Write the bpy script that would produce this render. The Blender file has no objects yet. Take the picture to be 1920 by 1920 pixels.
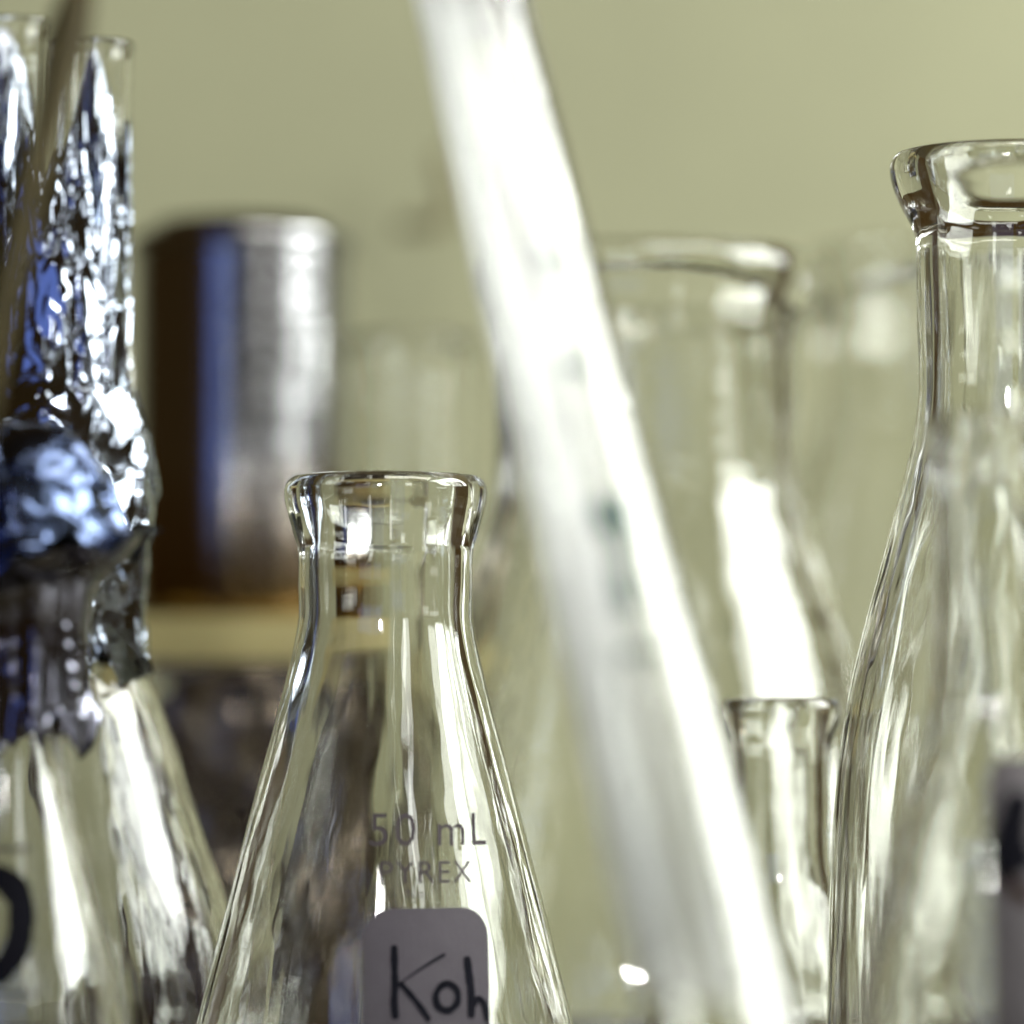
import bpy, bmesh, math, random
from mathutils import Vector, Matrix, noise
random.seed(7)
SC = bpy.context.scene
COL = SC.collection
PI = math.pi

# ------------------------------------------------------------------ camera
F, SENS, W = 110.0, 24.0, 1920.0
CAM = Vector((0, -0.700, 0.0600))
TILT = math.atan(390 / W * SENS / F)          # camera looks slightly up from bench height
cam_d = bpy.data.cameras.new('camera')
cam = bpy.data.objects.new('camera', cam_d); COL.objects.link(cam)
cam.location = CAM
cam.rotation_euler = (PI / 2 + TILT, 0, 0)
cam_d.lens = F; cam_d.sensor_width = SENS; cam_d.sensor_height = SENS
cam_d.clip_start = 0.01; cam_d.clip_end = 20
cam_d.dof.use_dof = True
cam_d.dof.focus_distance = 0.694
cam_d.dof.aperture_fstop = 4.7
cam_d.dof.aperture_blades = 0
SC.camera = cam

# ------------------------------------------------------------------ world, lamps, exposure
wd = bpy.data.worlds.new('World'); SC.world = wd; wd.use_nodes = True
bg = wd.node_tree.nodes['Background']
bg.inputs[0].default_value = (0.30, 0.175, 0.055, 1); bg.inputs[1].default_value = 0.16

def area(name, loc, target, sx, sy, watts, color):
    l = bpy.data.lights.new(name, 'AREA'); l.shape = 'RECTANGLE'; l.size = sx; l.size_y = sy
    l.energy = watts; l.color = color
    o = bpy.data.objects.new(name, l); COL.objects.link(o)
    o.location = loc
    o.rotation_euler = (Vector(target) - Vector(loc)).to_track_quat('-Z', 'Y').to_euler()
    return o
area('ceiling_lamp', (0.28, -0.25, 0.95), (0.12, 0.20, 0.1), 0.6, 0.25, 7.0, (1.0, 0.99, 0.90))
area('window_lamp', (0.64, 0.00, 0.49), (0.0, 0.02, 0.1), 0.56, 0.48, 17.5, (0.96, 1.0, 0.95))
area('front_window_lamp', (0.50, -1.0, 0.50), (0.0, 0.1, 0.08), 0.12, 0.35, 1.3, (0.97, 1.0, 0.97))
area('blue_window_lamp', (-0.40, -1.10, 0.33), (-0.05, 0.1, 0.10), 0.62, 0.42, 0.95, (0.24, 0.38, 1.0))
area('side_window_lamp', (1.00, -0.45, 0.20), (-0.05, 0.1, 0.10), 0.30, 0.10, 0.5, (0.97, 1.0, 0.97))
dl = area('added_tube_light', (-0.06, -0.52, 0.245), (0.002, -0.12, 0.115), 0.05, 0.05, 0.055, (1.0, 1.0, 0.97))  # added narrow light out of view, brightens the white tube
dl.data.spread = math.radians(20)
vs = SC.view_settings
vs.view_transform = 'Standard'; vs.look = 'None'; vs.exposure = 0.0; vs.gamma = 1.0
SC.render.engine = 'CYCLES'
cy = SC.cycles
cy.use_adaptive_sampling = True; cy.adaptive_threshold = 0.03
cy.max_bounces = 22; cy.transmission_bounces = 22; cy.glossy_bounces = 12; cy.diffuse_bounces = 3
cy.sample_clamp_indirect = 12; cy.use_denoising = True; cy.blur_glossy = 0.3
try: cy.denoiser = 'OPENIMAGEDENOISE'
except Exception: pass

# ------------------------------------------------------------------ pixel helpers (layout measured on the 1920 px photograph)
CT, ST = math.cos(TILT), math.sin(TILT)
FWD = Vector((0, CT, ST)); UP = Vector((0, -ST, CT)); RT = Vector((1, 0, 0))
K = SENS / W / F
def P(px, py, d):
    r = RT * ((px - 960) * K) + UP * ((960 - py) * K) + FWD
    return CAM + r * ((d - CAM.y) / r.y)
def scale_at(py, d):
    p = P(960, py, d)
    return (p - CAM).dot(FWD) * K

# ------------------------------------------------------------------ object helpers
def tag(o, label, cat, group=None, kind=None):
    o['label'] = label
    if cat: o['category'] = cat
    if group: o['group'] = group
    if kind: o['kind'] = kind
    return o
def thing(name, loc, label, cat, group=None):
    o = bpy.data.objects.new(name, None); COL.objects.link(o)
    o.empty_display_size = 0.01; o.location = loc
    return tag(o, label, cat, group)
def mesh_obj(name, verts, faces, mat, parent=None, smooth=True, normals=None):
    me = bpy.data.meshes.new(name); me.from_pydata([tuple(v) for v in verts], [], faces)
    me.materials.append(mat)
    if smooth: me.polygons.foreach_set('use_smooth', [True] * len(me.polygons))
    me.update()
    if normals: me.normals_split_custom_set_from_vertices([tuple(n) for n in normals])
    o = bpy.data.objects.new(name, me); COL.objects.link(o)
    if parent: o.parent = parent
    return o

# ------------------------------------------------------------------ materials
def new_mat(name):
    m = bpy.data.materials.new(name); m.use_nodes = True
    nt = m.node_tree
    return m, nt, nt.nodes['Principled BSDF']
def bump_chain(nt, bsdf, specs):
    """specs: (mapping scale, noise scale, strength, distance, detail)"""
    prev = None
    tc = nt.nodes.new('ShaderNodeTexCoord')
    for msc, nsc, st, dist, det in specs:
        mp = nt.nodes.new('ShaderNodeMapping'); mp.inputs['Scale'].default_value = msc
        nz = nt.nodes.new('ShaderNodeTexNoise'); nz.inputs['Scale'].default_value = nsc; nz.inputs['Detail'].default_value = det
        bp = nt.nodes.new('ShaderNodeBump'); bp.inputs['Strength'].default_value = st; bp.inputs['Distance'].default_value = dist
        nt.links.new(tc.outputs['Object'], mp.inputs[0]); nt.links.new(mp.outputs[0], nz.inputs['Vector'])
        nt.links.new(nz.outputs['Fac'], bp.inputs['Height'])
        if prev: nt.links.new(prev.outputs[0], bp.inputs['Normal'])
        prev = bp
    nt.links.new(prev.outputs[0], bsdf.inputs['Normal'])
def glass(name, color=(0.985, 0.99, 0.975), rough=0.0, wave=1.0, ior=1.47):
    m, nt, b = new_mat(name)
    b.inputs['Base Color'].default_value = (*color, 1)
    b.inputs['Roughness'].default_value = rough
    b.inputs['IOR'].default_value = ior
    b.inputs['Transmission Weight'].default_value = 1.0
    tc = nt.nodes.new('ShaderNodeTexCoord'); nz = nt.nodes.new('ShaderNodeTexNoise'); nz.inputs['Scale'].default_value = 130; nz.inputs['Detail'].default_value = 4
    rp = nt.nodes.new('ShaderNodeMapRange'); rp.inputs[1].default_value = 0.55; rp.inputs[2].default_value = 0.75; rp.inputs[4].default_value = 0.07
    nt.links.new(tc.outputs['Object'], nz.inputs['Vector']); nt.links.new(nz.outputs['Fac'], rp.inputs[0]); nt.links.new(rp.outputs[0], b.inputs['Roughness'])
    if wave:
        bump_chain(nt, b, [((1, 1, 0.12), 260, 0.35 * wave, 0.0004, 1.0), ((1, 1, 0.5), 70, 0.35 * wave, 0.0012, 0.0)])
    return m
def plain(name, color, rough=0.5, metal=0.0, bump=None, var=0.0, vscale=8.0, spec=0.5):
    m, nt, b = new_mat(name)
    b.inputs['Specular IOR Level'].default_value = spec
    b.inputs['Base Color'].default_value = (*color, 1)
    b.inputs['Roughness'].default_value = rough; b.inputs['Metallic'].default_value = metal
    if var:
        tc = nt.nodes.new('ShaderNodeTexCoord'); nz = nt.nodes.new('ShaderNodeTexNoise')
        nz.inputs['Scale'].default_value = vscale; nz.inputs['Detail'].default_value = 3
        rp = nt.nodes.new('ShaderNodeValToRGB')
        rp.color_ramp.elements[0].position = 0.3; rp.color_ramp.elements[1].position = 0.7
        rp.color_ramp.elements[0].color = (*[c * (1 - var) for c in color], 1)
        rp.color_ramp.elements[1].color = (*[min(1, c * (1 + var)) for c in color], 1)
        nt.links.new(tc.outputs['Object'], nz.inputs['Vector']); nt.links.new(nz.outputs['Fac'], rp.inputs[0])
        nt.links.new(rp.outputs[0], b.inputs['Base Color'])
    if bump: bump_chain(nt, b, bump)
    return m
G_MAIN = glass('glass_clear', wave=1.0)
G_THIN = glass('glass_clear_wavy', wave=1.6)
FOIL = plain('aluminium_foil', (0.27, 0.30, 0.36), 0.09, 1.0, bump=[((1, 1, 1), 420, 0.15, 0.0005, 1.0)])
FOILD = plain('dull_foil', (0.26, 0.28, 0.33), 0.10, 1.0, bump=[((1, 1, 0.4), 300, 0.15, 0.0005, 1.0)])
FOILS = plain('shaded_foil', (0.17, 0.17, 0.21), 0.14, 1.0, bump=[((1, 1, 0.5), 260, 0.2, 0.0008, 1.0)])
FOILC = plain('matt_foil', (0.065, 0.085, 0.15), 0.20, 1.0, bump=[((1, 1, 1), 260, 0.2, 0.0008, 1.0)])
WALLM = plain('olive_wall_paint', (0.262, 0.260, 0.160), 0.75, var=0.09, vscale=11, bump=[((1, 1, 1), 300, 0.15, 0.0006, 2.0)])
BENCHM = plain('bench_laminate', (0.055, 0.042, 0.018), 0.35, var=0.08, vscale=25)
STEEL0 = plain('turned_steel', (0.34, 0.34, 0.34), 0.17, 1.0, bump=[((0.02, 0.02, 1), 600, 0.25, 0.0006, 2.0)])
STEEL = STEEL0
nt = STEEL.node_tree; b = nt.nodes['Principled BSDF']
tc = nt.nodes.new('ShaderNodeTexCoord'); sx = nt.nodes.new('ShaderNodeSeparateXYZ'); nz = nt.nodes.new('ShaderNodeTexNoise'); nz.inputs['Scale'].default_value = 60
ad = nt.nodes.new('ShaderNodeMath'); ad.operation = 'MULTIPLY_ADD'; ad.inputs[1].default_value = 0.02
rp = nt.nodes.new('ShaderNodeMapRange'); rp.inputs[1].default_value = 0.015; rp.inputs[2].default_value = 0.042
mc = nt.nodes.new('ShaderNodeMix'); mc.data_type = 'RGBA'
mc.inputs[6].default_value = (0.24, 0.155, 0.06, 1); mc.inputs[7].default_value = (0.34, 0.34, 0.35, 1)   # warm reflection painted into the colour low on the can
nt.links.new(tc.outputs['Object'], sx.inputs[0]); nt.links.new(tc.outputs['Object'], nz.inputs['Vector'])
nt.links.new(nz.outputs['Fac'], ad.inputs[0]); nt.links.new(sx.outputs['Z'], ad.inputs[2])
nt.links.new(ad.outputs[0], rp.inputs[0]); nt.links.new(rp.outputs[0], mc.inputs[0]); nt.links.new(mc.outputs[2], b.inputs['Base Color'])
DARKTIN = plain('dark_tin', (0.20, 0.165, 0.12), 0.16, 1.0, bump=[((1, 1, 0.35), 90, 1.0, 0.006, 3.0)], var=0.5, vscale=60)
WOOD = plain('dark_wood', (0.040, 0.032, 0.013), 0.7, spec=0.1, var=0.3, vscale=120)
OPAL, nt, b = new_mat('opal_white_enamel')
b.inputs['Base Color'].default_value = (0.88, 0.90, 0.88, 1); b.inputs['Roughness'].default_value = 0.35
tl = nt.nodes.new('ShaderNodeBsdfTranslucent'); tl.inputs[0].default_value = (0.90, 0.92, 0.89, 1)
mx = nt.nodes.new('ShaderNodeMixShader'); mx.inputs[0].default_value = 0.5
nt.links.new(b.outputs[0], mx.inputs[1]); nt.links.new(tl.outputs[0], mx.inputs[2])
tr = nt.nodes.new('ShaderNodeBsdfTransparent'); m2 = nt.nodes.new('ShaderNodeMixShader')
tc = nt.nodes.new('ShaderNodeTexCoord'); mp = nt.nodes.new('ShaderNodeMapping'); mp.inputs['Scale'].default_value = (1, 1, 0.08)
nz = nt.nodes.new('ShaderNodeTexNoise'); nz.inputs['Scale'].default_value = 420; nz.inputs['Detail'].default_value = 2
rp = nt.nodes.new('ShaderNodeMapRange')
for q, val in ((1, 0.36), (2, 0.64), (3, 0.25), (4, 0.85)): rp.inputs[q].default_value = val
nt.links.new(tc.outputs['Object'], mp.inputs[0]); nt.links.new(mp.outputs[0], nz.inputs['Vector']); nt.links.new(nz.outputs['Fac'], rp.inputs[0])
nt.links.new(rp.outputs[0], m2.inputs[0]); nt.links.new(mx.outputs[0], m2.inputs[1]); nt.links.new(tr.outputs[0], m2.inputs[2])
nt.links.new(m2.outputs[0], nt.nodes['Material Output'].inputs[0])
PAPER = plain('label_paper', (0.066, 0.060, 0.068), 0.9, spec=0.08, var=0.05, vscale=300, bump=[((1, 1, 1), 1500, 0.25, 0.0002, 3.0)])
PAPERD = plain('dingy_paper', (0.125, 0.115, 0.12), 0.9, spec=0.05, var=0.2, vscale=200)
INK = plain('marker_ink', (0.006, 0.006, 0.009), 0.8, spec=0.04)
PRINT = plain('grey_enamel_print', (0.045, 0.038, 0.042), 0.8, spec=0.05)
HOOKM = plain('hook_brown', (0.11, 0.09, 0.035), 0.7)

# ------------------------------------------------------------------ lathe of a glass vessel, split into parts along seams
def catmull(pts, n):
    out = []
    m = len(pts)
    for i in range(m - 1):
        p0 = pts[max(i - 1, 0)]; p1 = pts[i]; p2 = pts[i + 1]; p3 = pts[min(i + 2, m - 1)]
        def tan(a, b, c):                       # limited tangents keep the outline from overshooting
            d1 = (b[0] - a[0], b[1] - a[1]); d2 = (c[0] - b[0], c[1] - b[1])
            l1 = math.hypot(*d1) or 1e-9; l2 = math.hypot(*d2) or 1e-9
            t = (d1[0] / l1 + d2[0] / l2, d1[1] / l1 + d2[1] / l2)
            return t[0] / 2, t[1] / 2
        L = math.hypot(p2[0] - p1[0], p2[1] - p1[1])
        t1 = tan(p0, p1, p2) if i > 0 else ((p2[0] - p1[0]) / L, (p2[1] - p1[1]) / L)
        t2 = tan(p1, p2, p3) if i < m - 2 else ((p2[0] - p1[0]) / L, (p2[1] - p1[1]) / L)
        for k in range(n):
            t = k / n; h = (2*t**3-3*t*t+1, t**3-2*t*t+t, -2*t**3+3*t*t, t**3-t*t)
            out.append(tuple(h[0]*p1[j] + h[1]*L*t1[j] + h[2]*p2[j] + h[3]*L*t2[j] for j in (0, 1)))
    out.append(pts[-1])
    return out

def lathe_parts(profile, split, mat, parent, seg=128):
    """profile: dense (r, z) from the outer base centre up over the rim and down to the inner base centre.
    split(i) names the part of profile segment i. Parts share seam vertices and exact normals."""
    n = len(profile)
    nor = []
    for i in range(n):
        a = profile[max(i - 1, 0)]; b = profile[min(i + 1, n - 1)]
        t = (b[0] - a[0], b[1] - a[1]); l = math.hypot(*t) or 1e-9
        nor.append((t[1] / l, -t[0] / l))
    groups = {}
    for i in range(n - 1): groups.setdefault(split(i), []).append(i)
    objs = {}
    cs = [(math.cos(2*PI*k/seg), math.sin(2*PI*k/seg)) for k in range(seg)]
    for name, idx in groups.items():
        vid = {}; V = []; N = []; Fc = []
        def ring(i):
            if i not in vid:
                r, z = profile[i]; nr, nz = nor[i]
                if r < 1e-7:
                    vid[i] = (len(V), 1); V.append((0, 0, z)); N.append((0, 0, 1 if nz > 0 else -1))
                else:
                    vid[i] = (len(V), seg)
                    for c, s in cs:
                        V.append((r*c, r*s, z)); N.append((nr*c, nr*s, nz))
            return vid[i]
        for i in idx:
            a, na = ring(i); b, nb = ring(i + 1)
            for k in range(seg):
                k2 = (k + 1) % seg
                if na == 1: Fc.append((a, b + k2, b + k))
                elif nb == 1: Fc.append((a + k, a + k2, b))
                else: Fc.append((a + k, a + k2, b + k2, b + k))
        objs[name] = mesh_obj(name, V, Fc, mat, parent, True, N)
    return objs

class Vessel: pass
def flask(name, cx, d, pts, wall, label, cat, group=None, mat=None, base_r=None, neck_py=None, lip_py=None,
          pyref=1300, seg=128, base_wall=0.003, z_bottom=0.0, rim_r=None, body_name='body'):
    """pts: outer outline from the rim downwards as (half width px, py); the lowest part is carried on to the bench."""
    mat = mat or G_MAIN
    o = P(cx, pyref, d)
    root = thing(name, (o.x, o.y, z_bottom), label, cat, group or ('clear flasks on the bench' if cat == 'flask' else None))
    prof = [(hw * scale_at(py, d), P(cx, py, d).z - z_bottom) for hw, py in pts]       # rim -> down
    sl = (prof[-1][0] - prof[-2][0]) / max(1e-6, prof[-2][1] - prof[-1][1])
    br = base_r or prof[-1][0] + max(0.0, sl) * max(0.0, prof[-1][1] - 0.006) * 0.7 + 0.0004
    outer = [q for q in prof if q[1] > 0.012]
    outer_up = [(0.0, 0.0012), (br * 0.75, 0.0008), (br - 0.005, 0.0), (br - 0.0012, 0.0014), (br, 0.0055)] + outer[::-1]
    dense = catmull(outer_up, 8)
    # rim: round over, then the inner wall follows the outer one at a distance
    zs = [q[1] for q in dense]
    def r_out(z):
        for a, b in zip(dense[30:], dense[31:]):
            if a[1] <= z <= b[1] and b[1] > a[1]:
                t = (z - a[1]) / (b[1] - a[1]); return a[0] + (b[0] - a[0]) * t
        return dense[-1][0]
    zt = dense[-1][1]; rt = dense[-1][0]
    zl = P(cx, lip_py, d).z - z_bottom if lip_py else zt - 0.004
    zn = P(cx, neck_py, d).z - z_bottom if neck_py else zl
    rneck = r_out(zl)
    inner = []
    r_in_lip = rneck - wall
    inner.append((r_in_lip + (rt - r_in_lip) * 0.45, zt - 0.0002))
    inner.append((r_in_lip + (rt - r_in_lip) * 0.12, zt - (zt - zl) * 0.28))
    steps = 14
    for i in range(1, steps + 1):
        z = zl + (0.006 - zl) * (i / steps)
        dz = 0.001
        slope = (r_out(z + dz) - r_out(z - dz)) / (2 * dz)
        inner.append((r_out(z) - wall * math.sqrt(1 + slope * slope), z))
    inner += [(inner[-1][0] - 0.002, base_wall + 0.0008), (inner[-1][0] * 0.8, base_wall), (0.0, base_wall)]
    full = dense + catmull([dense[-1]] + inner, 6)[1:]
    def split(i):
        z = (full[i][1] + full[i + 1][1]) / 2
        if z > zl: return 'rim'
        if neck_py and z > zn: return 'neck'
        return body_name
    parts = lathe_parts(full, split, mat, root, seg)
    v = Vessel(); v.root = root; v.r_out = r_out; v.parts = parts; v.cx = cx; v.d = d; v.zb = z_bottom
    return v

# things laid on a vessel's outer surface: flat (u, v) metres -> wrapped round the axis at angle 0 = towards the camera
def wrap(v, u, z, eps):
    r = v.r_out(z) + eps
    a = u / max(v.r_out(z), 1e-4)
    return (r * math.sin(a), -r * math.cos(a), z)
def uv_px(v, px, py):
    s = scale_at(py, v.d)
    z = P(v.cx, py, v.d - v.r_out(P(v.cx, py, v.d).z)).z
    s = scale_at(py, v.d - v.r_out(z))
    x = (px - v.cx) * s; r = v.r_out(z)
    return r * math.asin(max(-1, min(1, x / r))), z
def wrapped_sheet(name, v, rows, eps, mat, parent, thick=0.00012, ncol=16):
    """rows: list of (z, u0, u1)"""
    V = []; Fc = []
    for e in (eps + thick, eps):
        for z, a, b in rows:
            for k in range(ncol + 1): V.append(wrap(v, a + (b - a) * k / ncol, z, e))
    n = ncol + 1; m = len(rows); off = n * m
    for i in range(m - 1):
        for k in range(ncol):
            a = i*n + k
            Fc.append((a, a+1, a+n+1, a+n)); Fc.append((off+a, off+a+n, off+a+n+1, off+a+1))
    for i in range(m - 1):
        for k in (0, ncol):
            a = i*n + k; Fc.append((a, a+n, off+a+n, off+a))
    for i in (0, m - 1):
        for k in range(ncol):
            a = i*n + k; Fc.append((a, a+1, off+a+1, off+a))
    return mesh_obj(name, V, Fc, mat, parent, False)
def wrapped_stroke(name, v, pts, width, eps, mat, parent, taper=None):
    """a marker stroke: smoothed polyline with round ends, wrapped on the surface"""
    pl = catmull(pts, 7); V = []; Fc = []
    n = len(pl)
    for i, (u, z) in enumerate(pl):
        a = pl[max(i-1, 0)]; b = pl[min(i+1, n-1)]
        t = (b[0]-a[0], b[1]-a[1]); l = math.hypot(*t) or 1e-9
        w = width * (0.5 if taper is None else 0.5 * (taper[0] + (taper[1]-taper[0]) * i/(n-1)))
        if i in (0, n-1): w *= 0.55
        w *= 0.9 + 0.2 * noise.noise(Vector((u*900, z*900, 3)))
        nx, nz = -t[1]/l*w, t[0]/l*w
        for q in range(7):
            s = q / 3 - 1; V.append(wrap(v, u + s*nx, z + s*nz, eps))
    Fc = [(7*i+q, 7*i+q+1, 7*i+q+8, 7*i+q+7) for i in range(n-1) for q in range(6)]
    return mesh_obj(name, V, Fc, mat, parent, False)
def wrapped_text(name, v, text, u0, z0, height, mat, parent, eps=0.00006, spacing=1.0):
    cu = bpy.data.curves.new(name, 'FONT'); cu.body = text; cu.size = height / 0.7; cu.space_character = spacing
    cu.resolution_u = 3
    to = bpy.data.objects.new(name, cu); COL.objects.link(to)
    dg = bpy.context.evaluated_depsgraph_get()
    me = bpy.data.meshes.new_from_object(to.evaluated_get(dg))
    bpy.data.objects.remove(to)
    V = [wrap(v, u0 + q.co.x, z0 + q.co.y, eps) for q in me.vertices]
    Fc = [tuple(p.vertices) for p in me.polygons]
    bpy.data.meshes.remove(me)
    return mesh_obj(name, V, Fc, mat, parent, False)

# ------------------------------------------------------------------ crumpled foil
def ridged(p, seed=0):
    q = p + Vector((seed*13.1, seed*7.7, seed*3.3))
    return (1 - abs(noise.noise(q)) * 2)
def facets(q, freq, seed):
    p = q * freq + Vector((seed * 5.3, seed * 2.1, seed * 8.7))
    dist, pts = noise.voronoi(p)
    best = -9.0
    for c in pts[:4]:
        t = noise.noise_vector(c * 7.31 + Vector((seed, 1.7, 4.2))) * 1.6
        best = max(best, t.dot(p - c))
    return best
def foil_lathe(name, prof, parent, amp, seed, nz=120, na=150, fold=0.0, vert=0.35, freq=150, cut=None, mat=None, fine=1.0, ragged=0.0, ragged_top=0.0, shear=0.0, shear_at=1, facet=0.0, ffreq=120):
    """closed-angle crumpled sheet: prof = list of (r, z); cut = drop of the lower edge"""
    dense = catmull(prof, max(2, nz // (len(prof) - 1)))
    V = []; Fc = []
    n = len(dense)
    for i, (r, z) in enumerate(dense):
        tt = i / (n - 1)
        for k in range(na):
            a = 2*PI*k/na
            p = Vector((math.cos(a)*0.012, math.sin(a)*0.012, z * vert))
            w = noise.noise_vector(p * freq * 0.5 + Vector((seed, 0, 0))) * 0.003
            q = p + w
            dsp = amp * (0.9 * ridged(q * freq * 0.6, seed) + 0.55 * ridged(q * freq * 1.5, seed + 5) + 0.25 * fine * ridged(q * freq * 3.3, seed + 9) - 0.6)
            if facet: dsp = dsp * 0.45 + facet * (facets(p, ffreq, seed) - 0.35) + 0.4 * facet * (facets(p, ffreq * 2.3, seed + 2) - 0.35)
            f = fold * math.sin(a * 9 + 3 * noise.noise(Vector((math.cos(a)*2, math.sin(a)*2, z*40 + seed)))) * tt
            rr = max(0.0002, r + min(1.0, r / 0.004) * dsp + f)
            zz = z + amp * 0.7 * noise.noise(q * freq * 1.1 + Vector((0, seed, 9))) + (ragged * noise.noise(Vector((math.cos(a)*3, math.sin(a)*3, seed))) * tt**3 if ragged else 0)
            zz += ragged_top * (1 - tt)**4 * noise.noise(Vector((math.cos(a)*4, math.sin(a)*4, seed + 3)))
            zz += shear * rr*math.cos(a) * ((tt if shear_at else 1 - tt) ** 2)
            V.append((rr*math.cos(a), rr*math.sin(a), zz))
    for i in range(n - 1):
        for k in range(na):
            k2 = (k+1) % na
            Fc.append((i*na+k, i*na+k2, (i+1)*na+k2, (i+1)*na+k))
    return mesh_obj(name, V, Fc, mat or FOIL, parent, True)

# ================================================================== SETTING
def sheet(name, x0, x1, y0, y1, z, t, mat):
    V = [(x, y, zz) for zz in (z - t, z) for y in (y0, y1) for x in (x0, x1)]
    Fc = [(0, 2, 3, 1), (4, 5, 7, 6), (0, 1, 5, 4), (2, 6, 7, 3), (0, 4, 6, 2), (1, 3, 7, 5)]
    o = mesh_obj(name, V, Fc, mat, None, False); o['kind'] = 'structure'
    return o
o = sheet('bench', -0.8, 0.8, -0.30, 0.318, 0.0, 0.03, BENCHM)
o['label'] = 'pale olive laboratory bench under the glassware'
WALL_Y = 0.32
V = [(-0.23, WALL_Y, -0.1), (0.23, WALL_Y, -0.1), (0.23, WALL_Y, 0.245), (-0.23, WALL_Y, 0.245),
     (-0.23, WALL_Y + 0.05, -0.1), (0.23, WALL_Y + 0.05, -0.1), (0.23, WALL_Y + 0.05, 0.245), (-0.23, WALL_Y + 0.05, 0.245)]
o = mesh_obj('wall', V, [(0, 1, 2, 3), (5, 4, 7, 6), (0, 4, 5, 1), (3, 2, 6, 7), (0, 3, 7, 4), (1, 5, 6, 2)], WALLM, None, False)
o['kind'] = 'structure'; o['label'] = 'plain olive beige wall behind the glassware'

# ================================================================== THINGS
# ---- the flask in focus
main = flask('erlenmeyer_flask', 723, 0.0,
    [(150, 890), (176, 895), (189, 912), (190, 935), (183, 965), (172, 1005), (165, 1030), (164, 1100), (163, 1155),
     (168, 1190), (186, 1270), (206, 1350), (228, 1430), (252, 1520), (276, 1615), (300, 1710), (323, 1800), (346, 1890), (356, 1930)],
    0.0029, 'small clear conical flask in sharp focus with a grey sticker reading Koh', 'flask',
    neck_py=1165, lip_py=1015, pyref=1300)
# sticker
u0, zt_ = uv_px(main, 690, 1703); u1, _ = uv_px(main, 921, 1703)
rows = []
rad = 0.0044
zb_ = 0.006
for i in range(9):
    a = i / 8 * PI / 2
    rows.append((zt_ - rad + rad * math.cos(a), u0 + rad - rad * math.sin(a), u1 - rad + rad * math.sin(a)))
for i in range(1, 13): rows.append((zt_ - rad + (zb_ - zt_ + rad) * i / 12, u0, u1))
rows = rows[::-1]
st = wrapped_sheet('sticker', main, rows, 0.00006, PAPER, main.root)
st['label'] = 'mauve grey paper sticker with rounded corners and black handwriting'
def pxs(v, lst): return [uv_px(v, x, y) for x, y in lst]
E = 0.00026
wl = 0.0012
wrapped_stroke('handwriting', main, pxs(main, [(748, 1772), (749, 1810), (750, 1850), (749, 1880), (752, 1912)]), wl, E, INK, st)
wrapped_stroke('handwriting', main, pxs(main, [(843, 1790), (815, 1806), (785, 1826), (758, 1845)]), wl * 0.8, E + 0.00002, INK, st, taper=(0.6, 0.245))
wrapped_stroke('handwriting', main, pxs(main, [(758, 1842), (778, 1864), (800, 1892), (815, 1915)]), wl * 0.8, E + 0.00004, INK, st)
wrapped_stroke('handwriting', main, pxs(main, [(838, 1846), (826, 1866), (832, 1890), (850, 1896), (866, 1880), (864, 1858), (848, 1846), (834, 1850)]), wl * 0.95, E + 0.00006, INK, st)
wrapped_stroke('handwriting', main, pxs(main, [(882, 1795), (886, 1825), (891, 1860), (892, 1912)]), wl * 1.1, E + 0.00008, INK, st)
wrapped_stroke('handwriting', main, pxs(main, [(892, 1890), (904, 1876), (914, 1884), (919, 1902), (922, 1918)]), wl * 0.9, E + 0.0001, INK, st)
# enamel print
def text_px(v, txt, x, ybase, hpx, parent, spacing=1.0, mat=PRINT, name='volume_print'):
    u, z = uv_px(v, x, ybase); s = scale_at(ybase, v.d)
    return wrapped_text(name, v, txt, u, z, hpx * s, mat, parent, spacing=spacing)
text_px(main, '50 mL', 696, 1586, 60, main.root, 1.12)
text_px(main, 'PYREX', 716, 1656, 40, main.root, 1.12, name='maker_print')
text_px(main, 'No', 768, 1684, 17, main.root, 1.2, name='small_print')

# ---- the tall flask at the right, also in focus
big = flask('erlenmeyer_flask', 1905, -0.005,
    [(196, 284), (222, 290), (232, 310), (231, 335), (222, 365), (208, 395), (195, 418), (187, 440), (184, 520), (183, 620), (180, 700),
     (182, 750), (194, 830), (222, 940), (254, 1060), (284, 1170), (310, 1280), (330, 1390), (342, 1500), (349, 1620), (354, 1740), (358, 1900)],
    0.0028, 'tall clear flask in sharp focus with a long curved neck cut by the right edge', 'flask',
    neck_py=760, lip_py=425, pyref=1000)

# ---- wide-mouthed flask out of focus behind the white tube
back = flask('erlenmeyer_flask', 1215, 0.11,
    [(268, 472), (300, 478), (318, 505), (318, 540), (305, 575), (290, 600), (283, 640), (283, 760), (284, 880), (288, 925), (306, 985),
     (345, 1110), (385, 1245), (430, 1400), (480, 1570), (520, 1710), (545, 1800), (552, 1860)],
    0.0040, 'large wide-mouthed flask blurred behind the slanting white tube', 'flask',
    neck_py=925, lip_py=600, pyref=1000, mat=G_THIN)

# ---- blurred flask far behind at the right
far = flask('erlenmeyer_flask', 1765, 0.20,
    [(215, 462), (248, 470), (262, 500), (258, 545), (240, 585), (230, 620), (230, 740), (236, 820), (262, 920), (310, 1090), (360, 1270), (405, 1450), (430, 1600), (440, 1750)],
    0.0036, 'hazy large flask far behind the tall flask on the right', 'flask',
    neck_py=820, lip_py=600, pyref=1000, mat=G_THIN)

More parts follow.
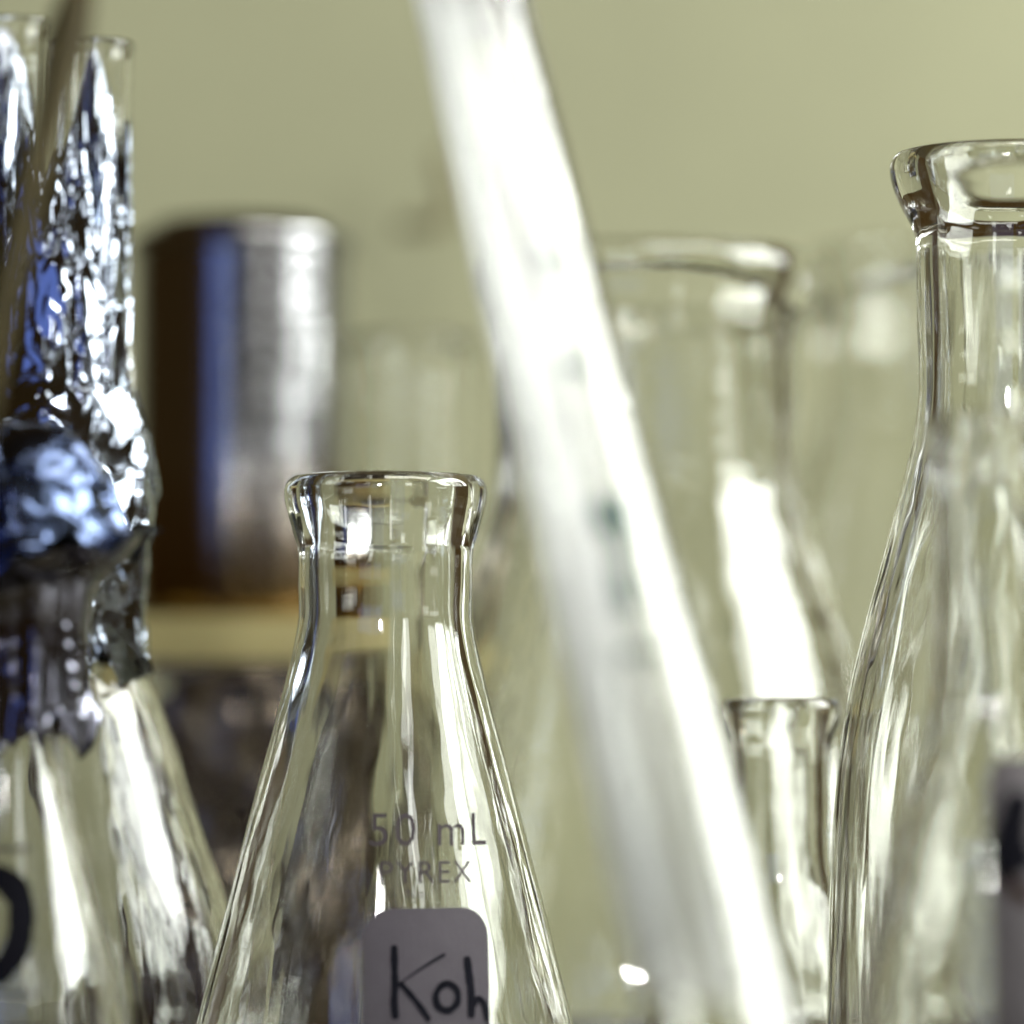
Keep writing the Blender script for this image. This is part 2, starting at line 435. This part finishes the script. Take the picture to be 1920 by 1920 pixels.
# ---- small flask between
small = flask('erlenmeyer_flask', 1463, 0.03,
    [(88, 1308), (106, 1313), (113, 1330), (110, 1355), (100, 1385), (95, 1405), (94, 1500), (94, 1600), (100, 1645), (120, 1720), (148, 1820), (160, 1870)],
    0.0017, 'small blurred flask standing just left of the tall flask', 'flask',
    neck_py=1640, lip_py=1390, pyref=1600, mat=G_THIN)

# ---- blurred near flask at the lower right with marker writing
near = flask('erlenmeyer_flask', 1862, -0.10,
    [(104, 778), (124, 784), (133, 806), (131, 840), (120, 872), (114, 900), (112, 1000), (112, 1150), (112, 1250), (117, 1320), (138, 1400), (176, 1520), (206, 1640), (232, 1760), (256, 1880), (262, 1930)],
    0.0017, 'blurred flask nearest the camera at lower right with black marker writing', 'flask',
    neck_py=1310, lip_py=890, pyref=1400, mat=G_THIN)
n0, nz_ = uv_px(near, 1832, 1500); n1, _ = uv_px(near, 1955, 1500)
_, nzt = uv_px(near, 1850, 1420)
rows = [(0.004 + (nzt - 0.004) * q / 16, n0, n1) for q in range(17)]
rows[-1] = (rows[-1][0], n0 + 0.0012, n1 - 0.0012)
ns = wrapped_sheet('sticker', near, rows, 0.00003, PAPERD, near.root, thick=0.00006)
ns['label'] = 'mauve grey sticker behind the black marker writing'
wrapped_stroke('marker_writing', near, pxs(near, [(1898, 1482), (1884, 1530), (1874, 1580), (1878, 1615), (1892, 1640)]), 0.0048, 0.00022, INK, near.root, taper=(0.7, 1.5))
BROWN = plain('brown_ink', (0.03, 0.014, 0.007), 0.8, spec=0.05)
wrapped_stroke('marker_writing', near, pxs(near, [(1868, 1650), (1885, 1670), (1915, 1690)]), 0.0018, 0.00026, BROWN, near.root)

# ---- clear beaker behind the main flask
beaker = flask('beaker', 768, 0.235,
    [(116, 636), (124, 640), (126, 648), (121, 662), (119, 700), (119, 900), (119, 1200), (119, 1500), (119, 1720)],
    0.0036, 'clear straight-sided beaker blurred behind the small flask', 'beaker',
    lip_py=680, pyref=1000, mat=G_THIN)

# ---- slanting white-backed tube in the foreground
def basis_from(a, b):
    z = (b - a).normalized(); x = z.cross(Vector((0, 1, 0))).normalized(); y = z.cross(x)
    return Matrix(((x.x, y.x, z.x), (x.y, y.y, z.y), (x.z, y.z, z.z))).to_4x4()
A = P(836.6, -200, -0.0954); B = P(1318, 1760, -0.16)
dirn = (B - A).normalized()
t = (0.0052 - A.z) / dirn.z
foot = A + dirn * t
L = (A - foot).length
root = thing('burette_tube', foot, 'thick white blurred glass tube slanting across the middle foreground', 'glass tube')
root.matrix_world = Matrix.Translation(foot) @ basis_from(foot, A)
def tube_prof(r0, r1, wall, L):
    out = [(0.0, 0.0), (r0*0.7, 0.0), (r0*0.95, 0.0006), (r0, 0.002)] + [(r0+(r1-r0)*i/8, 0.002+(L-0.003)*i/8) for i in range(1, 9)]
    inn = [(r1-wall*0.5, L), (r1-wall, L-0.001)] + [(r1-wall+(r0-r1)*i/8, L-0.001-(L-0.006)*i/8) for i in range(1, 9)] + [(r0*0.4, 0.0035), (0.0, 0.0034)]
    return catmull(out + inn, 4)
R0, R1 = 0.0082, 0.0064
lathe_parts(tube_prof(R0, R1, 0.0016, L), lambda i: 'tube', G_THIN, root, 96)
V = []; Fc = []                                       # opal strip lining the back of the bore
nst = 14
for e in (0.0, 0.0005):
    for j in range(21):
        tt = j / 20;  r = (R0 + (R1 - R0) * tt) + 0.0006 - e
        for k in range(nst + 1):
            zs = 0.022 + 0.022 * (0.5 + 0.5 * math.cos(PI * (k / nst) ** 0.7)); z = zs + (L - 0.004 - zs) * tt
            a = math.radians(-165 + 185 * k / nst)      # local frame: covers the camera-left side
            V.append((r*math.cos(a + PI/2), r*math.sin(a + PI/2), z))
n = nst + 1; off = 21 * n
for j in range(20):
    for k in range(nst):
        a = j*n + k; Fc += [(a, a+1, a+n+1, a+n), (off+a, off+a+n, off+a+n+1, off+a+1)]
    for k in (0, nst): a = j*n + k; Fc.append((a, a+n, off+a+n, off+a))
for j in (0, 20):
    for k in range(nst): a = j*n+k; Fc.append((a, a+1, off+a+1, off+a))
mesh_obj('opal_strip', V, Fc, OPAL, root)
inv = (Matrix.Translation(foot) @ basis_from(foot, A)).inverted()
TEAL = plain('faded_teal_print', (0.05, 0.08, 0.07), 0.8, spec=0.05)
for (px, py, wpx, hpx) in ((1160, 1035, 44, 34), (1176, 1085, 16, 40), (1182, 1175, 20, 56), (1215, 1290, 40, 12), (1095, 760, 40, 10), (1060, 560, 36, 10)):
    tpar = min(1, max(0, (py + 200) / 1960)); dd = -0.0954 + (-0.16 + 0.0954) * tpar
    c = inv @ P(px, py, dd); sc_ = scale_at(py, dd)
    zc = c.z; rr = R0 + (R1 - R0) * zc / L + 0.0013
    a0 = math.acos(max(-0.95, min(0.95, c.x / rr))); da = 1.7 * wpx * sc_ / rr / 2
    Vg = []; Fg = []
    for q in range(7):
        a = a0 - da + 2 * da * q / 6
        for h in (-0.5, 0.5): Vg.append((rr*math.cos(a), rr*math.sin(a), zc + h * 1.7 * hpx * sc_))
    Fg = [(2*q, 2*q+1, 2*q+3, 2*q+2) for q in range(6)]
    mesh_obj('graduation_mark', Vg, Fg, TEAL, root, False)

# ---- dark stick in the foreground, left
A = P(158, -60, -0.12); B = P(-10, 640, -0.14)
dirn = (B - A).normalized(); t = -A.z / dirn.z; foot = A + dirn * t
L = (A - foot).length
root = thing('stirring_stick', foot, 'dark brown blurred stick leaning in the upper left foreground', 'stick')
root.matrix_world = Matrix.Translation(foot) @ basis_from(foot, A)
lathe_parts(catmull([(0, 0.0), (0.0012, 0.0), (0.0017, 0.001)] + [(0.0018, 0.001+(L-0.002)*i/6) for i in range(1, 7)] + [(0.0012, L), (0, L)], 3), lambda i: 'shaft', WOOD, root, 24)

# ---- steel canister on a dark tin, back left
TD = 0.20
tin_top = P(500, 1243, 0.17).z
root = thing('storage_tin', (P(505, 1500, 0.205).x, 0.205, 0), 'dark dented metal tin under the steel canister', 'tin')
hw = 200 * scale_at(1500, 0.19)
bm = bmesh.new(); bmesh.ops.create_cube(bm, size=1)
for v in bm.verts: v.co = Vector((v.co.x*2*hw, v.co.y*0.068, (v.co.z+0.5)*(tin_top-0.003)))
bmesh.ops.bevel(bm, geom=list(bm.edges), offset=0.003, segments=3, affect='EDGES')
me = bpy.data.meshes.new('box'); bm.to_mesh(me); bm.free(); me.materials.append(DARKTIN)
ob = bpy.data.objects.new('box', me); COL.objects.link(ob); ob.parent = root
bm = bmesh.new(); bmesh.ops.create_cube(bm, size=1)
for v in bm.verts: v.co = Vector((v.co.x*(2*hw+0.002), v.co.y*0.070, tin_top-0.0029 + (v.co.z+0.5)*0.0029))
bmesh.ops.bevel(bm, geom=list(bm.edges), offset=0.0008, segments=2, affect='EDGES')
me = bpy.data.meshes.new('lid'); bm.to_mesh(me); bm.free(); me.materials.append(DARKTIN)
ob = bpy.data.objects.new('lid', me); COL.objects.link(ob); ob.parent = root
blk_top = P(452, 1160, TD).z
root = thing('wooden_block', (P(470, 1200, 0.2).x, 0.2, tin_top), 'pale olive wooden block between the steel canister and the dark tin', 'block')
bm = bmesh.new(); bmesh.ops.create_cube(bm, size=1)
for v in bm.verts: v.co = Vector((v.co.x*0.052, v.co.y*0.052, (v.co.z+0.5)*(blk_top-tin_top)))
bmesh.ops.bevel(bm, geom=list(bm.edges), offset=0.001, segments=2, affect='EDGES')
me = bpy.data.meshes.new('block_body'); bm.to_mesh(me); bm.free(); me.materials.append(plain('pale_wood', (0.28, 0.24, 0.10), 0.5, var=0.15, vscale=60))
ob = bpy.data.objects.new('block_body', me); COL.objects.link(ob); ob.parent = root
can_z = blk_top
s = scale_at(800, TD)
o = P(452, 900, TD)
root = thing('steel_canister', (o.x, TD, can_z), 'shiny blurred steel canister with blue and white reflections', 'canister')
H = P(452, 412, TD).z - can_z; R = 202 * s
z480 = P(452, 478, TD).z - can_z
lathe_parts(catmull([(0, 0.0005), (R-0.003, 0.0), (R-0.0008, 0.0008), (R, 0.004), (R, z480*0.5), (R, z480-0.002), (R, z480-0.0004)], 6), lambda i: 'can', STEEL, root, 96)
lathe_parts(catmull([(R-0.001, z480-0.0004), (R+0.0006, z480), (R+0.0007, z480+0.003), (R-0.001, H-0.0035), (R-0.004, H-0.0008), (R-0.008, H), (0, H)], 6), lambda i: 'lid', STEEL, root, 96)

# ---- hook on the wall
def tube_along(name, pts, r, mat, parent, seg=12):
    V = []; Fc = []; n = len(pts)
    for i, p in enumerate(pts):
        t = (pts[min(i+1, n-1)] - pts[max(i-1, 0)]).normalized()
        a = t.cross(Vector((0, 1, 0.01))).normalized(); b = t.cross(a)
        for k in range(seg):
            an = 2*PI*k/seg; V.append(p + a*r*math.cos(an) + b*r*math.sin(an))
    for i in range(n-1):
        for k in range(seg):
            k2 = (k+1) % seg; Fc.append((i*seg+k, i*seg+k2, (i+1)*seg+k2, (i+1)*seg+k))
    Fc += [tuple(range(seg))[::-1], tuple(range((n-1)*seg, n*seg))]
    return mesh_obj(name, V, Fc, mat, parent)
hk = [P(825, 285, 0.305), P(838, 340, 0.305), P(842, 395, 0.305), P(825, 418, 0.305), P(790, 424, 0.305), P(745, 424, 0.305)]
o = tube_along('wall_hook', hk, 0.0016, HOOKM, None)
tag(o, 'faint brown bent hook blurred on the wall', 'hook')

# ---- left: flask with foil-wrapped tubes in its neck
lf = flask('erlenmeyer_flask', 95, 0.04,
    [(118, 1090), (130, 1100), (136, 1120), (138, 1170), (158, 1220), (194, 1290), (232, 1390), (262, 1490), (296, 1590), (334, 1700), (360, 1800), (372, 1860)],
    0.0022, 'streaky clear flask at left standing behind the foil-capped flask', 'flask',
    neck_py=1180, lip_py=1125, pyref=1400, mat=G_THIN)
def foil_tube(cx, rpx, top, d, seed, label):
    o = P(cx, 600, d); zb = P(cx, 1080, d).z
    root = thing('foil_wrapped_tube', (o.x, d, zb), label, 'tube', 'foil-wrapped tubes at left')
    Z = lambda py: P(cx, py, d).z - zb
    s = scale_at(500, d); R = rpx * s
    zt = Z(top)
    pr = [(0, 0), (R-0.002, 0), (R-0.0006, 0.0004), (R, 0.002), (R, zt*0.4), (R*1.0, zt*0.75), (R*1.02, zt-0.002), (R*1.05, zt-0.0004), (R*1.0, zt),
          (R-0.0007, zt-0.0005), (R-0.0009, zt-0.003), (R-0.0010, zt*0.7), (R-0.0010, 0.004), (R-0.0025, 0.0018), (0, 0.0015)]
    lathe_parts(catmull(pr, 5), lambda i: 'glass', G_MAIN, root, 64)
    # crumpled foil inside, running up to a point
    ri = R - 0.0016
    fp = [(0.0003, Z(top + 8)), (ri*0.30, Z(top+40)), (ri*0.62, Z(top+110)), (ri*0.85, Z(top+190)), (ri*0.92, Z(top+300)), (ri*0.9, Z(top+480)), (ri*0.92, Z(top+650)), (ri*0.92, 0.006)]
    foil_lathe('foil_lining', fp, root, ri*0.08, seed, nz=160, na=110, freq=190, vert=0.30, mat=FOILD)
    return root
foil_tube(5, 92, 42, 0.045, 2, 'foil-filled glass tube at the upper left edge')
foil_tube(172, 74, 80, 0.038, 6, 'foil-filled glass tube right of the one at the edge')
# foil sleeve round both tubes above the flask mouth
d = 0.036
o = P(105, 900, d); zb = P(105, 1285, d).z
root = thing('foil_sleeve', (o.x, d, zb), 'crumpled foil sleeve round the two tubes with a torn lower edge', 'foil')
Z = lambda py: P(105, py, d).z - zb
s = scale_at(900, d)
foil_lathe('foil_sheet', [(118*s, Z(300)), (134*s, Z(380)), (137*s, Z(520)), (139*s, Z(660)), (146*s, Z(740)), (162*s, Z(820)), (172*s, Z(930)), (170*s, Z(1040)), (168*s, Z(1140)), (172*s, Z(1250))], root, 0.0010, 4, nz=330, na=280, freq=150, vert=0.42, ragged=0.006, ragged_top=0.03, fine=0.6, facet=0.0026, ffreq=100)

rl = root.location
V = []; Fc = []; NU, NVV = 14, 14
TL, TR, BR, BL = (196, 1172, 0.008), (244, 1180, 0.012), (292, 1262, 0.030), (222, 1296, 0.026)
for i in range(NVV + 1):
    for k in range(NU + 1):
        a, b = k / NU, i / NVV
        q = [(TL[m]*(1-a) + TR[m]*a)*(1-b) + (BL[m]*(1-a) + BR[m]*a)*b for m in range(3)]
        if i == NVV: q[1] += 14 * noise.noise(Vector((k * 0.9, 4, 1)))
        p = P(q[0], q[1], q[2] + 0.002 * math.sin(a * PI)) - rl
        V.append(p + noise.noise_vector(p * 260) * 0.0006)
for i in range(NVV):
    for k in range(NU):
        a = i*(NU+1) + k; Fc.append((a, a+1, a+NU+2, a+NU+1))
mesh_obj('torn_flap', V, Fc, FOIL, root)

# ---- near left flask with a foil cap and a marker ring
nl = flask('erlenmeyer_flask', 15, -0.05,
    [(100, 1010), (118, 1018), (124, 1040), (112, 1075), (104, 1110), (102, 1250), (104, 1400), (122, 1500), (152, 1620), (186, 1750), (215, 1870), (222, 1930)],
    0.0016, 'foil-capped flask cut by the left edge with a black marker ring', 'flask',
    neck_py=1390, lip_py=1080, pyref=1500, mat=G_THIN)
wrapped_stroke('marker_ring', nl, pxs(nl, [(-25, 1660), (15, 1645), (52, 1678), (60, 1722), (48, 1790), (18, 1822), (-25, 1800), (-40, 1740), (-25, 1665)]), 0.0040, 0.0001, INK, nl.root)
wrapped_stroke('graduation_line', nl, pxs(nl, [(-30, 1592), (20, 1592), (72, 1590)]), 0.0006, 0.0001, PRINT, nl.root)
wrapped_stroke('graduation_line', nl, pxs(nl, [(-30, 1862), (30, 1862), (98, 1866)]), 0.0006, 0.0001, PRINT, nl.root)
d = -0.05
o = P(40, 1100, d); zb = P(40, 1390, d).z
root = thing('foil_bonnet', (P(35, 1100, d).x, d, zb), 'bluish crumpled foil cap with a folded brim on the left-edge flask', 'foil cap')
Z = lambda py: P(40, py, d).z - zb
s = scale_at(1000, d)
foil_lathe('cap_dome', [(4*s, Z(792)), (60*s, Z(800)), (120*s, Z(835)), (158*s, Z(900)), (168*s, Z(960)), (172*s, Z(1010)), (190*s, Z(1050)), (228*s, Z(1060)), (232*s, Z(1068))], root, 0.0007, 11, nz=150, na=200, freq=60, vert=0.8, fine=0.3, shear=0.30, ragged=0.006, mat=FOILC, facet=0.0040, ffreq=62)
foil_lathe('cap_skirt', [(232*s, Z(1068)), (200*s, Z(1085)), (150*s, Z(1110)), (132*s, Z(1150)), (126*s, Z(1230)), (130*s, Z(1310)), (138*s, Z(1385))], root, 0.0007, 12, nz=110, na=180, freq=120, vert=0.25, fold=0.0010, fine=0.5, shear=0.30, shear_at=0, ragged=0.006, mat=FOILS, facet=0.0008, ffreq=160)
